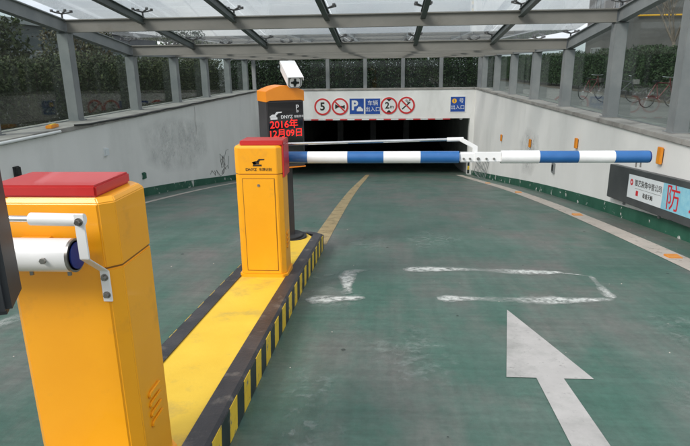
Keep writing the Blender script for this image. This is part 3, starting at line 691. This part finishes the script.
for a in ((.026,0),(-.026,0),(0,.026),(0,-.026)): campart('led_lamp', MB().ring((a[0], -.192, a[1]), (0,-1,0), 0, .011, .004, 12), 'black', hs)

# ------------------------------------------------------------------ dark terminal at the left edge of the picture
dv = thing('ticket_terminal', 'dark grey terminal head at the left edge, in front of the orange barrier', 'terminal', (-1.022, 1.06, g(1.06)+IH-.008), R(25))
MB().box(-.06, .06, -.05, .05, .0, .93).build('post', 'device', dv, bevel=.006); MB().box(-.13, .13, -.12, .12, 0, .012).build('base_plate', 'device', dv, bevel=.003)
MB().box(-.19, .19, -.07, .08, .885, 1.28).build('head', 'device', dv, bevel=.012)
MB().box(-.16, .16, -.076, -.07, .9, 1.24).build('face_plate', 'black', dv, bevel=.002); MB().box(-.1, .1, -.079, -.076, 1.08, 1.2).build('screen', 'screen', dv)

# ------------------------------------------------------------------ things on the walls
ad = thing('advert_panel', 'dark grey advertising light box with a poster on the right wall', 'advert panel', (XR, 8.86, 0))
A = lambda y: -(.078*(y-8.86))                  # the box follows the ramp
def pan(m, y0, y1, z0, z1, x0, x1):
    return m.add([(x, y-8.86, z+A(y)) for y in (y0, y1) for x, z in ((x0,z0),(x1,z0),(x1,z1),(x0,z1))], [(0,1,2,3),(7,6,5,4),(0,4,5,1),(1,5,6,2),(2,6,7,3),(3,7,4,0)])
zt, zb_ = -.02, -.53
pan(MB(), 5.0, 8.86, zb_, zt, -.1, 0).build('box', 'panel', ad, bevel=.006)
fr_ = ad
pan(MB(), 7.12, 8.13, zb_+.105, zt-.075, -.104, -.1).build('poster', 'poster', ad); pan(MB(), 5.3, 7.118, zb_+.105, zt-.075, -.104, -.1).build('poster', 'poster_blue', ad)
SH = math.atan(.078)
def wtext(s, size, m, y, z, bold=0., sx=1.):
    o = text('lettering', s, size, m, ad, (-.1055, y-8.86, z+A(y)), (math.pi/2, 0, -math.pi/2), bold, sx)
    o.rotation_euler = (Matrix.Rotation(-math.pi/2, 3, 'Z') @ Matrix.Rotation(SH, 3, 'Y').inverted() @ Matrix.Rotation(math.pi/2, 3, 'X')).to_euler(); return o
wtext('银艺装饰中管公司', .098, 'mark_black', 7.53, -.2); wtext('泰盛天峰', .075, 'mark_black', 7.5, -.345)
wtext('防', .34, 'mark_red', 6.85, -.275); wtext('水补漏', .34, 'mark_red', 5.98, -.275)
MB().ring((-.104, 8.02-8.86, -.2+A(8.02)), (-1,0,0), .02, .045, .002, 16).build('logo', 'mark_red', ad); pan(MB(), 7.785, 7.855, -.37, -.3, -.106, -.104).build('seal', 'mark_red', ad)
pan(MB(), 7.15, 7.9, -.272, -.269, -.1055, -.104).build('rule', 'mark_black', ad)
for y in (8.4, 7.3, 6.2, 5.3): MB().box(-.03, 0, y-8.88, y-8.84, zb_+A(y)-.06, zb_+A(y)+.01).build('bracket', 'steel', ad)
W_REF = [(XR, 1, 7.48, -1.175, .22, 'orange upright reflector above the advert panel'), (XR, 1, 10.73, -1.45, .19, 'orange upright reflector on the right wall above the boom, middle one of three'),
         (XR, 1, 14.1, -1.90, .2, 'small orange reflector on the right wall farthest from the advert panel'), (XR, 1, 17.6, -2.2, .2, 'small dull reflector on the right wall above the knuckle of the boom')]
for X, s_, y, z, h, lab in W_REF:
    t = thing('wall_reflector', lab, 'reflector', (X, y, z+EYE), 0, 'reflectors along the right wall')
    MB().box(-.012, 0, -.04, .04, -h/2+.02, h/2-.02).build('back_plate', 'black', t); MB().box(-.05, -.012, -.05, .05, -h/2, h/2).build('lens_body', 'reflector', t, bevel=.006)
for y, z, lab, m_ in ((9.92, -1.47, 'small beige reflector high on the left wall', 'poster'), (7.36, -1.36, 'small black box on the left wall beside the red lid', 'black'), (11.4, -2.2, 'small dark green box low on the left wall', 'skirt')):
    t = thing('wall_box', lab, 'wall box', (XL, y, z+EYE))
    MB().box(0, .03, -.05, .05, -.07, .07).build('back_plate', m_, t); MB().box(.03, .06, -.045, .045, -.06, .06).build('cover', m_, t, bevel=.005)
so = thing('socket_box', 'small grey electric socket box low on the right wall', 'socket', (XR, 12.04, -2.15+EYE))
MB().box(-.04, 0, -.08, .08, -.11, .11).build('box', 'steel', so, bevel=.006); MB().box(-.046, -.04, -.05, .05, -.06, .07).build('cover', 'black', so, bevel=.002)
gp = thing('wire_grille', 'rusty wire grille panel leaning on the right wall near the garage mouth', 'grille', (XR-.16, 20.6, g(20.6)))
lean = lambda y, z: (.15*z/.75, y, z)
for k in range(9): MB().tube([lean(-1.1+k*.27, .0), lean(-1.1+k*.27, .75)], .011, 5).build('wire', 'steel', gp)
for z in (.02, .38, .74): MB().tube([lean(-1.12, z), lean(1.08, z)], .014, 5).build('rail', 'steel', gp)
# cable, conduit and orange block on the left coping
q = random.Random(5)
tag(MB().tube([(XL+.045+q.uniform(-.008,.008), 8.95+.45*i, WT-.02+(.012 if i else .045)+q.uniform(-.028,.0)) for i in range(30)], .016, 6).build('cable', 'cable', smooth=1.), 'black cable sagging along the left wall coping', 'cable')
tag(MB().tube([(XL+.055, 1+.5*i, WT-.035) for i in range(16)], .022, 8).build('conduit', 'white', smooth=1.), 'pale conduit pipe fixed along the near left coping', 'pipe')
ob = thing('orange_block', 'orange plastic block lying on the left coping beside a pillar', 'plastic block', (-5.36, 8.72, WT), R(12))
MB().box(-.05, .05, -.16, .16, 0, .05).build('body', 'reflector', ob, bevel=.008); MB().box(-.03, .03, -.1, .1, .05, .06).build('ridge', 'stripe_yellow', ob, bevel=.003)

# ------------------------------------------------------------------ planting
def crown_mesh(name, n, w, d, h, z0, size, seed, shell=.5, gap=0.):
    q = random.Random(seed); m = bpy.data.meshes.new(name); V = []; F = []
    lobes = [(q.uniform(-.35,.35)*w, q.uniform(-.3,.3)*d, z0+q.uniform(.1,.9)*h, q.uniform(.25,.5)) for _ in range(14)]
    while len(F) < n:
        x, y, z = q.uniform(-.5,.5)*w, q.uniform(-.5,.5)*d, q.random()
        zz = z0+z*h; edge = 1-.25*z*z
        if abs(x) > .5*w*edge or abs(y) > .5*d*edge: continue
        if gap:
            v = math.sin(x*9+seed)*math.sin(zz*8+seed*2)+math.sin(y*11+zz*5+seed)
            if v < -gap and q.random() < .93: continue
        if q.random() < shell and max(abs(x)/(.5*w), abs(y)/(.5*d)) < .55 and z < .8: continue
        s = size*q.uniform(.6, 1.3); e = Euler((q.uniform(-1.2,1.2), q.uniform(-1.2,1.2), q.uniform(0,6.28))).to_matrix()
        o = len(V); c = Vector((x, y, zz+q.uniform(-.08,.06)))
        for a in ((-.5,0,0),(0,-.28,.04),(.5,0,0),(0,.28,.04)): V.append(tuple(c+e@(Vector(a)*s)))
        F.append((o,o+1,o+2,o+3))
    m.from_pydata(V, [], F); return m
def stem_mesh(name, h, r, seed, k=3, spread=.3):
    q = random.Random(seed); m = MB()
    m.tube([(0,0,-.05),(q.uniform(-.03,.03),q.uniform(-.03,.03),h*.5),(q.uniform(-.06,.06),0,h)], [r,r*.8,r*.5], 7)
    for i in range(k):
        a = q.random()*6.28; z = h*q.uniform(.25,.7)
        m.tube([(0,0,z),(math.cos(a)*spread*.6,math.sin(a)*spread*.6,z+h*.18),(math.cos(a)*spread,math.sin(a)*spread,z+h*.4)], [r*.5,r*.35,r*.15], 5)
    return m.mesh(name, 1.)
def shrub_row(spots, crowns, stems, m, label, group):
    for i, (x, y) in enumerate(spots):
        t = thing('hedge_shrub', label, 'shrub', (x, y, .02), rnd.uniform(-.3,.3)+(math.pi if i % 2 else 0), group); t.scale = (1, 1, rnd.uniform(.93, 1.07))
        link('trunk', stems[i % len(stems)], 'bark', t); link('crown', crowns[i % len(crowns)], m, t)
st1 = [stem_mesh('trunk', 1.5, .035, 60+i, 5, .3) for i in range(3)]
lc = [crown_mesh('crown', 3600, 1.1, .9, 1.65, .15, .085, 10+i, .4, .75) for i in range(4)]
shrub_row([(-7.5+rnd.uniform(-.12,.12), 4.6+.92*i) for i in range(23)], lc, st1, 'leaf', 'loose green hedge shrub behind the left glass wall', 'hedge along the left side')
fc = [crown_mesh('crown', 11000, 1.35, 1.2, 2.0, .1, .085, 30+i, .3, 1.6) for i in range(3)]
shrub_row([(-6.4+.95*i, 25.3+rnd.uniform(-.1,.1)) for i in range(12)], fc, st1, 'leaf_dark', 'dense dark green hedge shrub behind the glass above the garage mouth', 'hedge above the garage')
rc = [crown_mesh('crown', 5600, 1.8, 1.3, 1.75, .28, .11, 40+i, .45) for i in range(3)]
shrub_row([(11.4+rnd.uniform(-.1,.1), 9+1.45*i) for i in range(36)], rc, st1, 'leaf_dark', 'clipped dark green hedge shrub across the path behind the right glass wall', 'hedge along the right side')

def tree(x, y, h, w, label, m, seed, n=5200):
    t = thing('evergreen_tree', label, 'tree', (x, y, 0))
    link('trunk', stem_mesh('trunk', h*.75, .09, seed, 9, w*.35), 'bark', t)
    link('crown', crown_mesh('crown', n, w, w, h*.75, h*.28, .14, seed, .4, .6), m, t)
tree(-11.5, 16, 2.9, 2.2, 'green tree beyond the left hedge, nearest of three', 'leaf', 71); tree(-12, 22, 3.1, 2.4, 'rusty leaved tree beyond the left hedge', 'leaf_rust', 72); tree(-11, 31, 3.3, 2.6, 'dark tree beyond the far end of the left hedge', 'leaf_dark', 73)
def bare_tree(x, y, h, label, seed):
    q = random.Random(seed); t = thing('bare_tree', label, 'tree', (x, y, 0)); tr = MB(); br = MB()
    tr.tube([(0,0,-.1),(.05,0,h*.2),(.0,.05,h*.38)], [.13,.1,.085], 9); tr.build('trunk', 'bark_pale', t, smooth=1.)
    def grow(p, d, L, r, lev):
        pts = [p]; dd = d.copy()
        for i in range(3):
            dd = (dd+Vector((q.uniform(-.18,.18), q.uniform(-.18,.18), q.uniform(-.02,.16)))).normalized(); pts.append(pts[-1]+dd*L/3)
        br.tube(pts, [r, r*.85, r*.7, r*.5], 5)
        if lev > 0:
            for k in range(3 if lev > 1 else 4):
                a = q.random()*6.28; side = Vector((math.cos(a), math.sin(a), .35)); st = pts[q.choice((1, 2, 3))]
                grow(st, (dd+side*.75).normalized(), L*q.uniform(.55,.75), r*.5, lev-1)
    for k in range(5):
        a = k*1.26+q.random()*.6; grow(Vector((0,.05,h*.36)), Vector((math.cos(a)*.45, math.sin(a)*.45, 1)).normalized(), h*.33, .06, 3)
    br.build('branches', 'bark_pale', t)
bare_tree(14.8, 25.5, 6.2, 'bare brown tree rising behind the right hedge, nearest one', 5); bare_tree(14.6, 31, 6.6, 'bare brown tree behind the right hedge, farther back', 9)

# ------------------------------------------------------------------ bicycles beyond the right glass
def bicycle(x, y, rz, m, label):
    t = thing('bicycle', label, 'bicycle', (x, y, .0), rz, 'bicycles parked by the right hedge')
    for wx in (-.52, .52):
        wm = MB(); n = 22
        wm.tube([(wx+.32*math.cos(i*2*math.pi/n), 0, .335+.32*math.sin(i*2*math.pi/n)) for i in range(n+1)], .018, 6, False)
        wo_ = wm.build('wheel', 'rubber', t, smooth=1.); sm = MB()
        for i in range(10): sm.tube([(wx, 0, .335), (wx+.31*math.cos(i*.628), 0, .335+.31*math.sin(i*.628))], .003, 4)
        sm.tube([(wx,-.04,.335),(wx,.04,.335)], .025, 8); sm.build('spokes', 'chrome', wo_)
    A_, B_, C_, D_ = (-.52,0,.335), (-.08,0,.3), (-.2,0,.82), (.36,0,.78)
    fm = MB()
    for a, b in ((A_,B_),(A_,C_),(B_,C_),(B_,D_),(C_,D_),((.52,0,.335),(.36,0,.78)),((.36,0,.78),(.33,0,.95))): fm.tube([a, b], .02, 8)
    fm.build('frame', m, t, smooth=1.)
    MB().tube([(.28,-.28,1.0),(.33,-.12,.98),(.33,.12,.98),(.28,.28,1.0)], .014, 7).build('handlebar', 'chrome', t)
    MB().prism([(-.34,-.08),(-.12,-.025),(-.06,0),(-.12,.025),(-.34,.08)], .83, .89).build('saddle', 'black', t, bevel=.015)
    MB().tube([(-.08,-.12,.24),(-.08,0,.3),(-.08,.12,.36)], .012, 6).build('pedal_crank', 'bolt', t)
    MB().box(.4,.62,-.12,.12,.68,.86).build('basket', 'bolt', t, bevel=.01)
bicycle(9.2, 20.0, R(20), 'bike_red', 'red bicycle parked by the right hedge, nearest the camera'); bicycle(8.9, 22.6, R(-15), 'device', 'dark bicycle parked between the two red ones'); bicycle(8.6, 24.8, R(35), 'bike_red', 'red bicycle parked farthest along the right hedge')

# ------------------------------------------------------------------ buildings behind
def building(name, label, x0, x1, y0, y1, h, m, faces, fw=1.5, fh=1.5, sx=3.0, sz=3.2, first=1.0):
    t = thing(name, label, 'building', ((x0+x1)/2, (y0+y1)/2, 0)); hx, hy = (x1-x0)/2, (y1-y0)/2
    MB().box(-hx, hx, -hy, hy, -.1, h).build('wall', m, t); MB().box(-hx-.25, hx+.25, -hy-.25, hy+.25, h, h+.35).build('roof', 'bframe', t)
    fmesh = MB(); 
    for a in ((-fw/2-.08,fw/2+.08,-.08,0),(-fw/2-.08,fw/2+.08,fh,fh+.08),(-fw/2-.08,-fw/2,0,fh),(fw/2,fw/2+.08,0,fh),(-.03,.03,0,fh)): fmesh.box(a[0],a[1],-.08,.02,a[2],a[3])
    fmesh = fmesh.mesh('window'); gm = MB().box(-fw/2,fw/2,-.03,.01,0,fh).mesh('pane')
    for face in faces:
        L = 2*(hx if face == 'S' else hy); n = int((L-1)/sx)
        for i in range(n):
            u = -L/2+ (L-n*sx)/2+sx*(i+.5)
            for k in range(int((h-first)/sz)+1):
                z = first+k*sz
                if z+fh > h-.3: continue
                loc, rot = {'S': ((u, -hy, z), (0,0,0)), 'E': ((hx, u, z), (0,0,math.pi/2)), 'W': ((-hx, u, z), (0,0,-math.pi/2))}[face]
                wobj = link('window', fmesh, 'bframe', t, loc, rot); link('pane', gm, 'bglass', wobj)
    return t
b1_ = building('low_building', 'grey brown building behind the bare trees on the right', 14.5, 46, 36, 44, 7.2, 'bwall', 'SW', 1.6, 1.5, 3.4, 3.3, .9)
MB().tube([(-15.6, -4.12, 4.1), (12, -4.12, 4.1)], .05, 8).build('gas_pipe', 'mark_yellow', b1_)['label'] = 'yellow pipe running along the facade'
building('low_building', 'low dark grey building behind the left hedge', -46, -24, 22, 60, 4.4, 'bwall_dark', 'SE', 2.2, 1.7, 2.8, 3.2, 1.0)

bw = thing('added_pale_wall', 'pale wall added behind the left hedge to give bright specks in its gaps', 'wall', (-14.5, 24, 0))  # invented wall, added so bright specks show through the left hedge
for k in range(12): MB().box(-.1, .1, -18+3*k, -18+3*k+2.96, -.05, 1.35).build('wall_panel', 'coping', bw)
MB().box(-.14, .14, -18.02, 18.02, 1.35, 1.43).build('coping', 'coping', bw)
